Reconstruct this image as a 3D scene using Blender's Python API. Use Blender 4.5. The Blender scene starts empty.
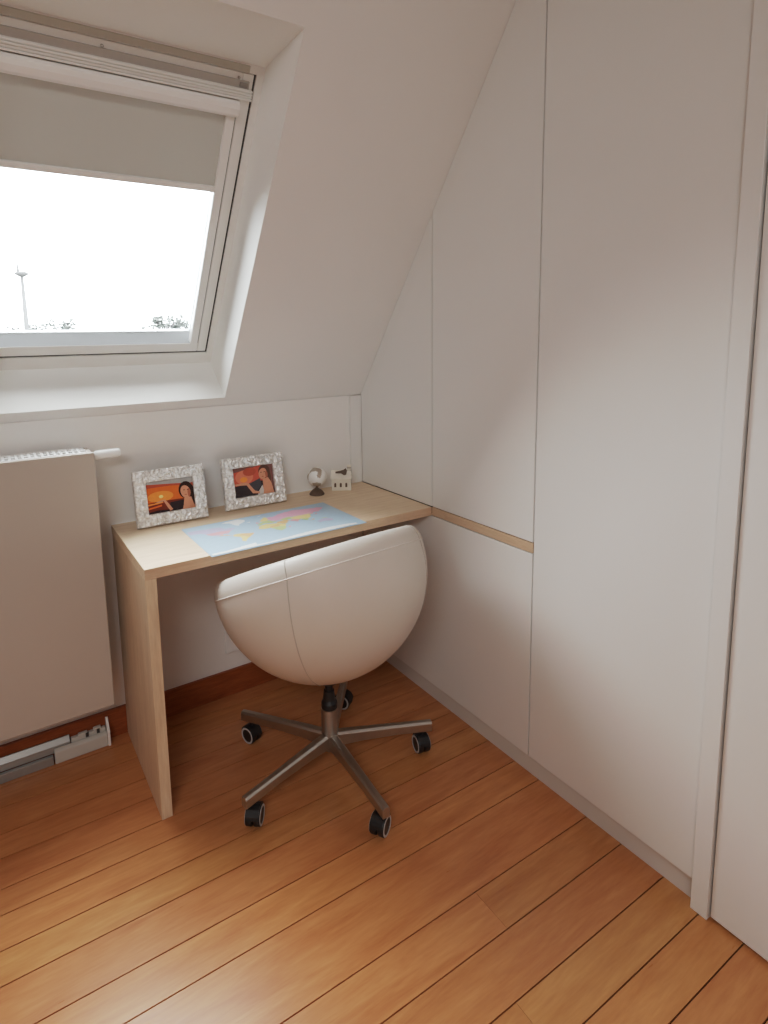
import bpy, bmesh, math, random
from mathutils import Vector, Matrix, noise
R = random.Random(7)
col = bpy.context.scene.collection
PI = math.pi

# ------------------------------------------------------------------ materials
def srgb(r, g, b):
    f = lambda c: (c/12.92 if c <= .04045 else ((c+.055)/1.055)**2.4)
    return (f(r/255), f(g/255), f(b/255), 1)

def new_mat(name):
    m = bpy.data.materials.new(name); m.use_nodes = True
    nt = m.node_tree; nt.nodes.clear()
    out = nt.nodes.new('ShaderNodeOutputMaterial')
    b = nt.nodes.new('ShaderNodeBsdfPrincipled')
    nt.links.new(b.outputs[0], out.inputs[0])
    return m, nt, b

def plain(name, c, rough=.5, metal=0, var=.04, scale=12, bump=0, bscale=200, spec=.5, stretch=(1,1,1), coat=0):
    """principled material with a soft procedural colour variation and an optional fine bump"""
    m, nt, b = new_mat(name)
    N, L = nt.nodes, nt.links
    tc = N.new('ShaderNodeTexCoord'); mp = N.new('ShaderNodeMapping'); mp.inputs['Scale'].default_value = stretch
    L.new(tc.outputs['Object'], mp.inputs[0])
    nz = N.new('ShaderNodeTexNoise'); nz.inputs['Scale'].default_value = scale; nz.inputs['Detail'].default_value = 5
    L.new(mp.outputs[0], nz.inputs['Vector'])
    rp = N.new('ShaderNodeValToRGB')
    rp.color_ramp.elements[0].position = .3; rp.color_ramp.elements[1].position = .7
    rp.color_ramp.elements[0].color = tuple(x*(1-var) for x in c[:3])+(1,)
    rp.color_ramp.elements[1].color = tuple(min(1, x*(1+var)) for x in c[:3])+(1,)
    L.new(nz.outputs[0], rp.inputs[0]); L.new(rp.outputs[0], b.inputs['Base Color'])
    b.inputs['Roughness'].default_value = rough; b.inputs['Metallic'].default_value = metal
    b.inputs['Specular IOR Level'].default_value = spec
    b.inputs['Coat Weight'].default_value = coat
    if bump:
        n2 = N.new('ShaderNodeTexNoise'); n2.inputs['Scale'].default_value = bscale; n2.inputs['Detail'].default_value = 3
        L.new(mp.outputs[0], n2.inputs['Vector'])
        bp = N.new('ShaderNodeBump'); bp.inputs['Strength'].default_value = bump; bp.inputs['Distance'].default_value = .002
        L.new(n2.outputs[0], bp.inputs['Height']); L.new(bp.outputs[0], b.inputs['Normal'])
    return m

def wood(name, dark, light, stretch, scale=9, rough=.45, attr=None, streak=.5):
    m, nt, b = new_mat(name)
    N, L = nt.nodes, nt.links
    tc = N.new('ShaderNodeTexCoord'); mp = N.new('ShaderNodeMapping'); mp.inputs['Scale'].default_value = stretch
    L.new(tc.outputs['Object'], mp.inputs[0])
    vec = mp.outputs[0]
    if attr:
        at = N.new('ShaderNodeAttribute'); at.attribute_name = attr
        ad = N.new('ShaderNodeVectorMath'); ad.operation = 'MULTIPLY_ADD'
        L.new(at.outputs['Color'], ad.inputs[0]); ad.inputs[1].default_value = (37, 53, 19); L.new(vec, ad.inputs[2])
        vec = ad.outputs[0]
    nz = N.new('ShaderNodeTexNoise'); nz.inputs['Scale'].default_value = scale
    nz.inputs['Detail'].default_value = 8; nz.inputs['Roughness'].default_value = .62; nz.inputs['Distortion'].default_value = .6
    L.new(vec, nz.inputs['Vector'])
    rp = N.new('ShaderNodeValToRGB')
    rp.color_ramp.elements[0].position = .28; rp.color_ramp.elements[0].color = dark
    rp.color_ramp.elements[1].position = .72; rp.color_ramp.elements[1].color = light
    L.new(nz.outputs[0], rp.inputs[0])
    colour = rp.outputs[0]
    n2 = N.new('ShaderNodeTexNoise'); n2.inputs['Scale'].default_value = scale*5; n2.inputs['Detail'].default_value = 4
    L.new(vec, n2.inputs['Vector'])
    mx = N.new('ShaderNodeMix'); mx.data_type = 'RGBA'; mx.blend_type = 'SOFT_LIGHT'; mx.inputs['Factor'].default_value = streak
    L.new(colour, mx.inputs['A']); L.new(n2.outputs[0], mx.inputs['B'])
    colour = mx.outputs['Result']
    if attr:
        hs = N.new('ShaderNodeHueSaturation')
        sp = N.new('ShaderNodeSeparateColor'); L.new(at.outputs['Color'], sp.inputs[0])
        mr = N.new('ShaderNodeMapRange'); mr.inputs['To Min'].default_value = .94; mr.inputs['To Max'].default_value = 1.06
        L.new(sp.outputs[0], mr.inputs['Value']); L.new(mr.outputs[0], hs.inputs['Value'])
        m2 = N.new('ShaderNodeMapRange'); m2.inputs['To Min'].default_value = .496; m2.inputs['To Max'].default_value = .504
        L.new(sp.outputs[1], m2.inputs['Value']); L.new(m2.outputs[0], hs.inputs['Hue'])
        L.new(colour, hs.inputs['Color']); colour = hs.outputs[0]
    L.new(colour, b.inputs['Base Color'])
    rr = N.new('ShaderNodeMapRange'); rr.inputs['To Min'].default_value = rough-.06; rr.inputs['To Max'].default_value = rough+.08
    L.new(n2.outputs[0], rr.inputs['Value']); L.new(rr.outputs[0], b.inputs['Roughness'])
    bp = N.new('ShaderNodeBump'); bp.inputs['Strength'].default_value = .08; bp.inputs['Distance'].default_value = .001
    L.new(n2.outputs[0], bp.inputs['Height']); L.new(bp.outputs[0], b.inputs['Normal'])
    return m

def glass_mat():
    m = bpy.data.materials.new('window_glass'); m.use_nodes = True
    nt = m.node_tree; nt.nodes.clear(); N, L = nt.nodes, nt.links
    out = N.new('ShaderNodeOutputMaterial'); tr = N.new('ShaderNodeBsdfTransparent'); gl = N.new('ShaderNodeBsdfGlossy')
    tr.inputs[0].default_value = (.97, .985, .98, 1); gl.inputs['Roughness'].default_value = .02
    fr = N.new('ShaderNodeFresnel'); fr.inputs[0].default_value = 1.45
    mx = N.new('ShaderNodeMixShader'); L.new(fr.outputs[0], mx.inputs[0]); L.new(tr.outputs[0], mx.inputs[1]); L.new(gl.outputs[0], mx.inputs[2])
    L.new(mx.outputs[0], out.inputs[0])
    return m

def fabric_mat():
    m = bpy.data.materials.new('blind_fabric'); m.use_nodes = True
    nt = m.node_tree; nt.nodes.clear(); N, L = nt.nodes, nt.links
    out = N.new('ShaderNodeOutputMaterial'); d = N.new('ShaderNodeBsdfDiffuse'); t = N.new('ShaderNodeBsdfTranslucent')
    d.inputs[0].default_value = (.60, .60, .57, 1); t.inputs[0].default_value = (.7, .69, .63, 1)
    wv = N.new('ShaderNodeTexNoise'); wv.inputs['Scale'].default_value = 600
    bp = N.new('ShaderNodeBump'); bp.inputs['Strength'].default_value = .1; bp.inputs['Distance'].default_value = .0005
    L.new(wv.outputs[0], bp.inputs['Height']); L.new(bp.outputs[0], d.inputs['Normal'])
    mx = N.new('ShaderNodeMixShader'); mx.inputs[0].default_value = .035
    L.new(d.outputs[0], mx.inputs[1]); L.new(t.outputs[0], mx.inputs[2]); L.new(mx.outputs[0], out.inputs[0])
    return m

def leaf_mat():
    m = plain('tree_leaves', (.10, .108, .10, 1), .8, spec=0, var=.25, scale=3)
    return m

M = {}
M['wall']    = plain('wall_paint', (.815, .80, .78, 1), .92, var=.012, scale=3, bump=.06, bscale=260, spec=.2)
M['reveal']  = plain('reveal_paint', (.90, .90, .88, 1), .7, var=.01, scale=4, bump=.03, bscale=250, spec=.3)
M['cab']     = plain('white_laminate', (.775, .77, .755, 1), .42, var=.008, scale=3, bump=.04, bscale=500, spec=.4)
M['carcass'] = plain('carcass_seam_shade', (.035, .032, .03, 1), .9, var=.05)  # near-black puts the shade of the door gaps into the colour
M['plinth']  = plain('plinth_paint', (.66, .64, .61, 1), .5, var=.02, scale=5)
M['white']   = plain('white_lacquer', (.86, .86, .85, 1), .35, var=.01, scale=5)
M['pvc']     = plain('window_white', (.82, .82, .80, 1), .38, var=.012, scale=5)
M['ventgrey']= plain('vent_grey', (.46, .44, .41, 1), .5, var=.03)
M['catch']   = plain('catch_grey', (.30, .29, .27, 1), .5)
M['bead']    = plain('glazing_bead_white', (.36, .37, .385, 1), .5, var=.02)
M['vshade']   = plain('groove_shade', (.50, .48, .42, 1), .6, var=.02)
M['gap']     = plain('rubber_gasket', (.05, .05, .05, 1), .8)
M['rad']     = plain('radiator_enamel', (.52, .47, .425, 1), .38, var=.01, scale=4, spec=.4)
M['raddark'] = plain('radiator_inner', (.42, .42, .42, 1), .6)
M['oak']     = wood('light_oak', srgb(212, 188, 160), srgb(231, 209, 184), (1.2, 14, 14), 4, .5, streak=.35)
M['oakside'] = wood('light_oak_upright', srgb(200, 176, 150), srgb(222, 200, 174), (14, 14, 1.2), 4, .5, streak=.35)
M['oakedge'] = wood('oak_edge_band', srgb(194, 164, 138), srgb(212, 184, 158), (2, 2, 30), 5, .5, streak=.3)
M['oakstrip']= wood('oak_strip_band', srgb(196, 168, 142), srgb(214, 188, 162), (20, 2, 20), 5, .5, streak=.3)
M['floor']   = wood('oiled_floor_boards', srgb(180, 117, 69), srgb(204, 146, 94), (1.2, 9, 1), 3.0, .30, attr='tint', streak=.28)
M['joint']   = plain('floor_joint', srgb(60, 30, 16), .8)
M['base']    = wood('baseboard_wood', srgb(128, 62, 32), srgb(160, 88, 48), (1.5, 14, 14), 4, .4)
M['leather'] = plain('white_leather', (.64, .59, .54, 1), .42, var=.012, scale=6, bump=.12, bscale=420, spec=.45)
M['piping']  = plain('leather_piping', (.74, .70, .66, 1), .45, var=.01)
M['stitch']  = plain('leather_seam', (.48, .44, .40, 1), .7)
M['alu']     = plain('satin_aluminium', (.52, .50, .47, 1), .36, 1, var=.04, scale=40, stretch=(1, 1, 6))
M['black']   = plain('black_plastic', (.012, .012, .014, 1), .4, var=.1)
M['greyring']= plain('grey_tread', (.55, .55, .56, 1), .5, var=.05)
M['silver']  = plain('silver_leaf', (.86, .84, .79, 1), .30, .45, var=.28, scale=100, bump=.4, bscale=260)
M['matboard']= plain('frame_backing', (.25, .23, .2, 1), .8)
M['cream']   = plain('cream_ceramic', (.74, .70, .62, 1), .55, var=.05, scale=50)
M['brown']   = plain('dark_brown_wood', srgb(92, 74, 60), .5, var=.15, scale=60)
M['globe']   = plain('globe_white', (.82, .82, .80, 1), .3, var=.02)
M['globeland'] = plain('globe_land', srgb(172, 160, 146), .45, var=.1, scale=40)
M['greyalu'] = plain('grey_aluminium', (.42, .42, .41, 1), .42, .55, var=.06, scale=30, stretch=(.3, 3, 3))
M['greyplastic'] = plain('pale_grey_plastic', (.58, .56, .52, 1), .5, var=.03)
M['lamp']    = plain('galvanised_steel', (.085, .085, .086, 1), .7, spec=0, var=.06)
M['leaf']    = leaf_mat()
M['bark']    = plain('tree_bark', (.05, .029, .042, 1), .9, spec=0, var=.2, scale=5)
M['grass']   = plain('outside_ground', (.05, .055, .04, 1), 1, spec=0, var=.2, scale=.4)
M['glass']   = glass_mat()
M['fabric']  = fabric_mat()
for k, c in dict(sea=(176,203,223), seaframe=(168,196,214), snow=(236,240,240), pinkland=(226,178,200), lilac=(190,186,214), yellow=(230,210,150),
                 orange=(226,186,140), green=(190,206,150), rose=(224,170,176)).items():
    M['map_'+k] = plain('map_'+k, srgb(*c), .38, var=.03, scale=60)
for k, c in dict(sky=(226,112,48), glow=(244,150,70), sun=(255,226,150), haze=(188,84,60), redsky=(206,92,70), redsky_pale=(222,128,100), sea=(120,46,28), dark=(46,30,34), hair=(50,28,22),
                 skin=(214,150,120), skinshade=(176,104,80), grey=(176,174,172), top=(70,66,72), vest=(206,196,190), brownhair=(96,62,48), dusk=(128,84,76)).items():
    M['print_'+k] = plain('print_'+k, srgb(*c), .25, var=.05, scale=80)

# ------------------------------------------------------------------ helpers
def link(name, me, mats, parent=None, smooth=False):
    o = bpy.data.objects.new(name, me); col.objects.link(o)
    for m in (mats if isinstance(mats, (list, tuple)) else [mats]): me.materials.append(m)
    if parent is not None: o.parent = parent
    if smooth:
        for p in me.polygons: p.use_smooth = True
    return o

def obj(name, bm, mats, parent=None, smooth=False, bevel=0, seg=2, fixn=True):
    if fixn: bmesh.ops.recalc_face_normals(bm, faces=bm.faces[:])
    me = bpy.data.meshes.new(name); bm.to_mesh(me); bm.free()
    o = link(name, me, mats, parent, smooth)
    if bevel:
        md = o.modifiers.new('bevel', 'BEVEL'); md.width = bevel; md.segments = seg; md.limit_method = 'ANGLE'; md.angle_limit = .6
    return o

def smooth_angle(o, ang=.7):
    """smooth shading with sharp edges where the faces turn by more than ang"""
    me = o.data; bm = bmesh.new(); bm.from_mesh(me)
    for f in bm.faces: f.smooth = True
    for e in bm.edges:
        if len(e.link_faces) == 2 and e.calc_face_angle(0) > ang: e.smooth = False
    bm.to_mesh(me); bm.free(); return o

def empty(name, loc=(0,0,0), rot=(0,0,0)):
    o = bpy.data.objects.new(name, None); col.objects.link(o); o.location = loc; o.rotation_euler = rot
    o.empty_display_size = .05
    return o

def tag(o, label, cat, group=None):
    o['label'] = label; o['category'] = cat
    if group: o['group'] = group
    return o

def struct(o):
    o['kind'] = 'structure'; return o

def box(bm, x0, x1, y0, y1, z0, z1, mi=0, mat=None):
    vs = [Vector((x, y, z)) for x in (x0, x1) for y in (y0, y1) for z in (z0, z1)]
    if mat is not None: vs = [mat @ v for v in vs]
    v = [bm.verts.new(p) for p in vs]
    for f in ((0,1,3,2),(4,6,7,5),(0,4,5,1),(2,3,7,6),(0,2,6,4),(1,5,7,3)):
        bm.faces.new([v[i] for i in f]).material_index = mi
    return v

def poly(bm, pts, mi=0):
    f = bm.faces.new([bm.verts.new(p) for p in pts]); f.material_index = mi; return f

def prism(bm, pts, off, mi=0):
    off = Vector(off)
    a = [bm.verts.new(p) for p in pts]; b = [bm.verts.new(Vector(p)+off) for p in pts]
    n = len(pts)
    bm.faces.new(a).material_index = mi; bm.faces.new(b[::-1]).material_index = mi
    for i in range(n): bm.faces.new((a[i], b[i], b[(i+1)%n], a[(i+1)%n])).material_index = mi

def frame_axes(axis):
    axis = Vector(axis).normalized()
    t = Vector((0,0,1)) if abs(axis.z) < .9 else Vector((1,0,0))
    a = axis.cross(t).normalized(); b = axis.cross(a).normalized()
    return axis, a, b

def lathe(bm, prof, base=(0,0,0), axis=(0,0,1), n=32, mi=0, cap=True):
    """prof: (radius, height) pairs, revolved about axis through base"""
    ax, a, b = frame_axes(axis); base = Vector(base); rings = []
    for r, h in prof:
        if r < 1e-6: rings.append([bm.verts.new(base+ax*h)])
        else: rings.append([bm.verts.new(base+ax*h+(a*math.cos(2*PI*i/n)+b*math.sin(2*PI*i/n))*r) for i in range(n)])
    for p, q in zip(rings, rings[1:]):
        if len(p) == 1 and len(q) == 1: continue
        for i in range(n):
            j = (i+1) % n
            if len(p) == 1: f = bm.faces.new((p[0], q[i], q[j]))
            elif len(q) == 1: f = bm.faces.new((p[i], p[j], q[0]))
            else: f = bm.faces.new((p[i], p[j], q[j], q[i]))
            f.material_index = mi
    if cap:
        for rg in (rings[0], rings[-1]):
            if len(rg) > 1: bm.faces.new(rg).material_index = mi

def cyl(bm, p0, p1, r0, r1=None, n=20, mi=0):
    p0, p1 = Vector(p0), Vector(p1)
    lathe(bm, [(r0, 0), (r1 if r1 is not None else r0, (p1-p0).length)], p0, p1-p0, n, mi)

def tube(bm, pts, r, n=8, mi=0):
    """round tube through a list of points"""
    pts = [Vector(p) for p in pts]; rings = []; pa = None
    for i, p in enumerate(pts):
        d = (pts[min(i+1, len(pts)-1)]-pts[max(i-1, 0)]).normalized()
        if pa is None: _, a, b = frame_axes(d)
        else:
            a = (pa-d*pa.dot(d)).normalized(); b = d.cross(a)
        pa = a
        rr = r[i] if isinstance(r, (list, tuple)) else r
        rings.append([bm.verts.new(p+(a*math.cos(2*PI*k/n)+b*math.sin(2*PI*k/n))*rr) for k in range(n)])
    for p, q in zip(rings, rings[1:]):
        for k in range(n): bm.faces.new((p[k], p[(k+1)%n], q[(k+1)%n], q[k])).material_index = mi
    bm.faces.new(rings[0]).material_index = mi; bm.faces.new(rings[-1]).material_index = mi

# ------------------------------------------------------------------ measures of the place (metres; x = 0 is the cupboard front, z = 0 the floor)
K = 1.1235          # height where the sloped ceiling starts
SL = .947           # its pitch
TS = math.tan(SL)
WY = .010           # knee wall
CEIL = 2.62
XL, XR, YB = -2.9, .62, -3.7
D = .4615; S2 = .9234; S3 = 1.4293; S4 = 1.4702
def zs(y): return min(K - y*TS, CEIL)
def Sp(x, u, o=0.):  # a point of the roof slope: x along, u up the slope, o outwards through the roof
    return Vector((x, -u*math.cos(SL)+o*math.sin(SL), K+u*math.sin(SL)+o*math.cos(SL)))
def sbox(bm, x0, x1, u0, u1, o0, o1, mi=0):
    v = [bm.verts.new(Sp(x, u, o)) for x in (x0, x1) for u in (u0, u1) for o in (o0, o1)]
    for f in ((0,1,3,2),(4,6,7,5),(0,4,5,1),(2,3,7,6),(0,2,6,4),(1,5,7,3)):
        bm.faces.new([v[i] for i in f]).material_index = mi

# ------------------------------------------------------------------ room shell
def quad_obj(name, pts, m):
    bm = bmesh.new(); poly(bm, pts); return struct(obj(name, bm, m, fixn=False))
bm = bmesh.new(); box(bm, XL, XR, WY, WY+.08, -.05, K-.006); struct(obj('wall_back', bm, M['wall']))
YC = -(CEIL-K)/TS
gable = lambda x: [(x, YB, -.05), (x, WY, -.05), (x, WY, K-.006), (x, 0, K), (x, YC, CEIL), (x, YB, CEIL)]
bm = bmesh.new(); prism(bm, gable(XL), (-.08, 0, 0)); struct(obj('wall_left', bm, M['wall']))
bm = bmesh.new(); prism(bm, gable(XR), (.08, 0, 0)); struct(obj('wall_right', bm, M['wall']))
bm = bmesh.new(); box(bm, XL, XR, YB-.08, YB, -.05, CEIL); struct(obj('wall_front', bm, M['wall']))
YC = -(CEIL-K)/TS
bm = bmesh.new(); box(bm, XL, XR, YB, YC, CEIL, CEIL+.08); struct(obj('ceiling', bm, M['wall']))
# sloped wall with the opening of the roof window
OX0, OX1, OU0, OU1 = -1.372, -.5885, .034, 1.196       # opening in the slope
IX0, IX1, IU0, IU1 = -1.374, -.582, .040, 1.051        # inner end of the reveal
DEP = .20
UE = (CEIL-K)/math.sin(SL)
bm = bmesh.new()
for (x0, x1, u0, u1) in ((XL, OX0, 0, UE), (OX1, XR, 0, UE), (OX0, OX1, 0, OU0), (OX0, OX1, OU1, UE)):
    poly(bm, [Sp(x0, u0), Sp(x1, u0), Sp(x1, u1), Sp(x0, u1)])
poly(bm, [Sp(XL, 0), Sp(XR, 0), (XR, WY, K-.006), (XL, WY, K-.006)])
bmesh.ops.remove_doubles(bm, verts=bm.verts[:], dist=1e-5)
struct(obj('wall_slope', bm, M['wall'], fixn=False))
bm = bmesh.new()
o_ = [Sp(OX0, OU0), Sp(OX1, OU0), Sp(OX1, OU1), Sp(OX0, OU1)]
i_ = [Sp(IX0, IU0, DEP), Sp(IX1, IU0, DEP), Sp(IX1, IU1, DEP), Sp(IX0, IU1, DEP)]
for k in range(4): poly(bm, [o_[k], o_[(k+1)%4], i_[(k+1)%4], i_[k]])
struct(obj('trim_1', bm, M['reveal'], fixn=False))

# ------------------------------------------------------------------ roof window
SX1 = -.607; SX0 = IX0+.025; SU0 = .0897; SU1 = 1.051
win = struct(empty('window_1', Sp((IX0+IX1)/2, IU0, DEP)))
inv = Matrix.Translation(-win.location)
def wpart(name, bm, mats, **k):
    bmesh.ops.transform(bm, matrix=inv, verts=bm.verts[:]); return obj(name, bm, mats, win, **k)
bm = bmesh.new()                                        # fixed outer frame: four sides
sbox(bm, SX1+.004, IX1+.03, IU0-.03, IU1+.03, DEP-.002, DEP+.09)
sbox(bm, IX0-.03, SX0-.004, IU0-.03, IU1+.03, DEP-.002, DEP+.09)
sbox(bm, SX0-.004, SX1+.004, IU0-.03, SU0-.004, DEP-.002, DEP+.09)
sbox(bm, SX0-.004, SX1+.004, SU1-.022, IU1+.03, DEP-.002, DEP+.09)
wpart('window_frame', bm, M['pvc'])
bm = bmesh.new()                                        # black gasket seen in the gap round the sash
for a in ((SX1-.001, SX1+.0045, SU0-.004, SU1), (SX0-.0045, SX0+.001, SU0-.004, SU1), (SX0, SX1, SU0-.0045, SU0+.001)):
    sbox(bm, *a, DEP+.004, DEP+.06)
wpart('gasket', bm, M['gap'])
GX0, GX1, GU0, GU1 = SX0+.047, SX1-.049, .140, .948     # glass
FX0, FX1, FU0 = SX0+.033, SX1-.033, .1266               # inner edge of the flat face of the sash
bm = bmesh.new()
fo = DEP+.001
sbox(bm, FX1, SX1-.001, SU0+.001, SU1-.024, fo, DEP+.085)
sbox(bm, SX0+.001, FX0, SU0+.001, SU1-.024, fo, DEP+.085)
sbox(bm, FX0, FX1, SU0+.001, FU0, fo, DEP+.085)
sbox(bm, FX0, FX1, GU1, SU1-.024, fo, DEP+.085)
wpart('sash', bm, M['pvc'], bevel=.003)
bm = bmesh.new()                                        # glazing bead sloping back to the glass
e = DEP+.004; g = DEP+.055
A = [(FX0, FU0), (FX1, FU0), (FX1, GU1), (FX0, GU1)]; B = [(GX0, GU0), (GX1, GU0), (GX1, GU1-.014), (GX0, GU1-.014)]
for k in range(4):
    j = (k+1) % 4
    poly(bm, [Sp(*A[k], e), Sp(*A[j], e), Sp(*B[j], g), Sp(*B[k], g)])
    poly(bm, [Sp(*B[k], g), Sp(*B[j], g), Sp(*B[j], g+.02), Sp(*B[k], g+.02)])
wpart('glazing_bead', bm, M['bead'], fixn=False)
bm = bmesh.new(); sbox(bm, GX0-.01, GX1+.01, GU0-.01, GU1, DEP+.057, DEP+.061); wpart('glass', bm, M['glass'])
bm = bmesh.new(); sbox(bm, GX0, GX1, GU0-.012, GU0+.001, DEP+.0562, DEP+.0568); wpart('glass_seal', bm, M['ventgrey'])
bm = bmesh.new()                                        # ventilation flap: grey channel below the top frame
sbox(bm, SX0+.012, SX1-.014, .990, 1.009, DEP-.006, DEP+.01); wpart('vent_channel', bm, M['ventgrey'])
bm = bmesh.new(); sbox(bm, SX1-.042, SX1-.018, .993, 1.005, DEP-.010, DEP-.005); wpart('vent_catch', bm, M['catch'], bevel=.002)
bm = bmesh.new()
for x in (SX1-.045, (SX0+SX1)/2-.02):
    bm = bmesh.new(); lathe(bm, [(.004, 0), (.004, .004), (.002, .006)], Sp(x, 1.014, DEP-.002), Sp(0, 0, -1)-Sp(0, 0, 0), 10)
    wpart('frame_screw', bm, M['ventgrey'], smooth=True)
bm = bmesh.new(); sbox(bm, SX0+.03, SX1-.018, 1.030, 1.048, DEP-.006, DEP-.001); wpart('upper_shade_strip', bm, M['vshade'], bevel=.002)  # olive strip paints the shade in the groove below the top frame
bm = bmesh.new()                                        # ribbed handle bar
for i in range(4):
    sbox(bm, SX0+.002, SX1-.004, .9625+i*.007, .968+i*.007, DEP-.018+.002*(i % 2), DEP+.004)
sbox(bm, SX0+.003, SX1-.005, .962, .990, DEP-.012, DEP+.004)
wpart('handle_bar', bm, M['pvc'], bevel=.0012)

# roller blind, half drawn
bl = empty('roller_blind', Sp((FX0+FX1)/2, .70, DEP))
tag(bl, 'pale grey roller blind pulled a third of the way down the roof window', 'blind')
binv = Matrix.Translation(-bl.location)
def bpart(name, bm, mats, **k):
    bmesh.ops.transform(bm, matrix=binv, verts=bm.verts[:]); return obj(name, bm, mats, bl, **k)
bm = bmesh.new()
CXa, CXb = SX0+.036, SX1-.036
prof = [(.958, DEP+.002), (.958, DEP-.014), (.952, DEP-.024), (.940, DEP-.028), (.924, DEP-.026), (.915, DEP-.018), (.915, DEP+.002)]
prism(bm, [Sp(CXa, u, o) for u, o in prof], (CXb-CXa, 0, 0))
bpart('cassette', bm, M['white'], bevel=.002)
bm = bmesh.new()
sbox(bm, FX1-.030, FX1-.004, GU0-.012, .918, DEP-.004, DEP+.02); bpart('side_rail', bm, M['pvc'], bevel=.002)
bm = bmesh.new()
sbox(bm, FX0+.004, FX0+.030, GU0-.012, .918, DEP-.004, DEP+.02); bpart('side_rail', bm, M['pvc'], bevel=.002)
bm = bmesh.new(); sbox(bm, FX0+.026, FX1-.026, .70, .93, DEP+.008, DEP+.0092); bpart('blind_cloth', bm, M['fabric'])
bm = bmesh.new(); sbox(bm, FX0+.0262, FX1-.0262, .688, .706, DEP-.002, DEP+.012); bpart('bottom_bar', bm, M['pvc'], bevel=.003)

# ------------------------------------------------------------------ floor
PH = -.017
def fl(s, d): return (s*math.cos(PH)-d*math.sin(PH), s*math.sin(PH)+d*math.cos(PH))
seams = [.14, .045, -.076, -.170, -.281, -.3726, -.4768, -.5561, -.6537, -.7402, -.8566, -.9546, -1.1251, -1.2337, -1.351, -1.4509, -1.5427]
while seams[-1] > -3.9: seams.append(seams[-1]-R.choice((.09, .11, .10, .125)))
bm = bmesh.new(); cl = bm.loops.layers.color.new('tint')
for i in range(len(seams)-1):
    d0, d1 = seams[i], seams[i+1]
    cuts = []
    if i == 12: cuts = [-.388]                        # the two end joints in view
    elif i == 14: cuts = [-.485]
    else: cuts = [R.choice((-2.2, -1.9, .25, .4))]
    x = cuts[0]
    while x > -3.2: x -= R.uniform(1.7, 2.1); cuts.insert(0, x)
    cuts = [-3.3]+[c for c in cuts if -3.2 < c < .8]+[.9]
    for a, b in zip(cuts, cuts[1:]):
        t = (R.random(), R.random(), R.random(), 1)
        e = .0003
        gt = .003 if i == 2 else .0016
        v = [fl(a+e, d0-gt), fl(b-e, d0-gt), fl(b-e, d1+(.003 if i == 1 else .0016)), fl(a+e, d1+(.003 if i == 1 else .0016))]
        top = [bm.verts.new((p[0], p[1], 0)) for p in v]; bot = [bm.verts.new((p[0], p[1], -.006)) for p in v]
        fs = [bm.faces.new(top[::-1])]+[bm.faces.new((top[k], top[(k+1)%4], bot[(k+1)%4], bot[k])) for k in range(4)]
        for f in fs:
            f.material_index = 0
            for l in f.loops: l[cl] = t
f = poly(bm, [(-3.2, -3.9, -.005), (1, -3.9, -.005), (1, .3, -.005), (-3.2, .3, -.005)], 1)
struct(obj('floor', bm, [M['floor'], M['joint']]))
bm = bmesh.new(); box(bm, XL, .014, -.002, WY, 0, .101); struct(obj('baseboard_back', bm, M['base'], bevel=.002))

# ------------------------------------------------------------------ fitted cupboards
G = .0024
def slope_poly(y0, y1, z0, inset, x):
    """outline in the cupboard plane from y0 (far) to y1 (near), cut off under the sloped ceiling"""
    top = lambda y: min(zs(y)-inset, CEIL-inset)
    pts = [(x, y0, z0), (x, y1, z0), (x, y1, top(y1))]
    yk = -(CEIL-K)/TS
    if y1 < yk < y0: pts.append((x, yk, CEIL-inset))
    pts.append((x, y0, top(y0)))
    return pts
def cupboard(name, label, y0, y1, z0, z1=None, xf=0.):
    t = empty(name, (xf, (y0+y1)/2, z0)); tag(t, label, 'cupboard', None)
    mv = Matrix.Translation(-t.location)
    bm = bmesh.new()
    if z1 is None: pts = slope_poly(y0-G, y1+G, z0+G, .0025, xf)
    else: pts = [(xf, y0-G, z0+G), (xf, y1+G, z0+G), (xf, y1+G, z1-G), (xf, y0-G, z1-G)]
    prism(bm, pts, (.019, 0, 0)); bmesh.ops.transform(bm, matrix=mv, verts=bm.verts[:])
    obj('door', bm, M['cab'], t, bevel=.0008)
    bm = bmesh.new()
    if z1 is None: pts = slope_poly(y0, y1, z0, .004, xf+.020)
    else: pts = [(xf+.020, y0, z0), (xf+.020, y1, z0), (xf+.020, y1, z1), (xf+.020, y0, z1)]
    prism(bm, pts, (.55, 0, 0)); bmesh.ops.transform(bm, matrix=mv, verts=bm.verts[:])
    obj('carcass', bm, M['carcass'], t)
    return t
cupboard('wall_cupboard', 'white fitted upper cupboard in the corner, smallest door cut by the slope', -.002, -D, .750)
cupboard('wall_cupboard', 'white fitted upper cupboard with slanted top above the oak strip', -D, -S2, .750)
cupboard('base_cupboard', 'white low fitted cupboard beneath the oak strip beside the desk', -.002, -S2, .065, .719)
cupboard('tall_cupboard', 'white full-height cupboard door between the oak strip and the white post', -S2, -S3, .065)
cupboard('wardrobe', 'white wardrobe door right of the post, almost touching the floor', -S4-.002, -2.40, .008, xf=-.004)
bm = bmesh.new(); box(bm, -.004, .55, -3.69, -2.404, 0, CEIL-.004); struct(obj('wall_return', bm, M['cab'])); 
bm = bmesh.new(); box(bm, .0, .45, -S2+.0015, -D-.0, .7195, .7495)
tag(obj('trim_strip', bm, M['oakstrip'], bevel=.0006), 'narrow light oak strip between upper and lower white cupboards', 'trim')
bm = bmesh.new(); box(bm, .015, .033, -S3, -.003, 0, .0645)
tag(obj('plinth', bm, M['plinth']), 'recessed pale plinth along the floor under the white cupboards', 'plinth')
bm = bmesh.new(); box(bm, -.012, .018, -S4, -S3-.0025, .001, CEIL-.004)
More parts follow.
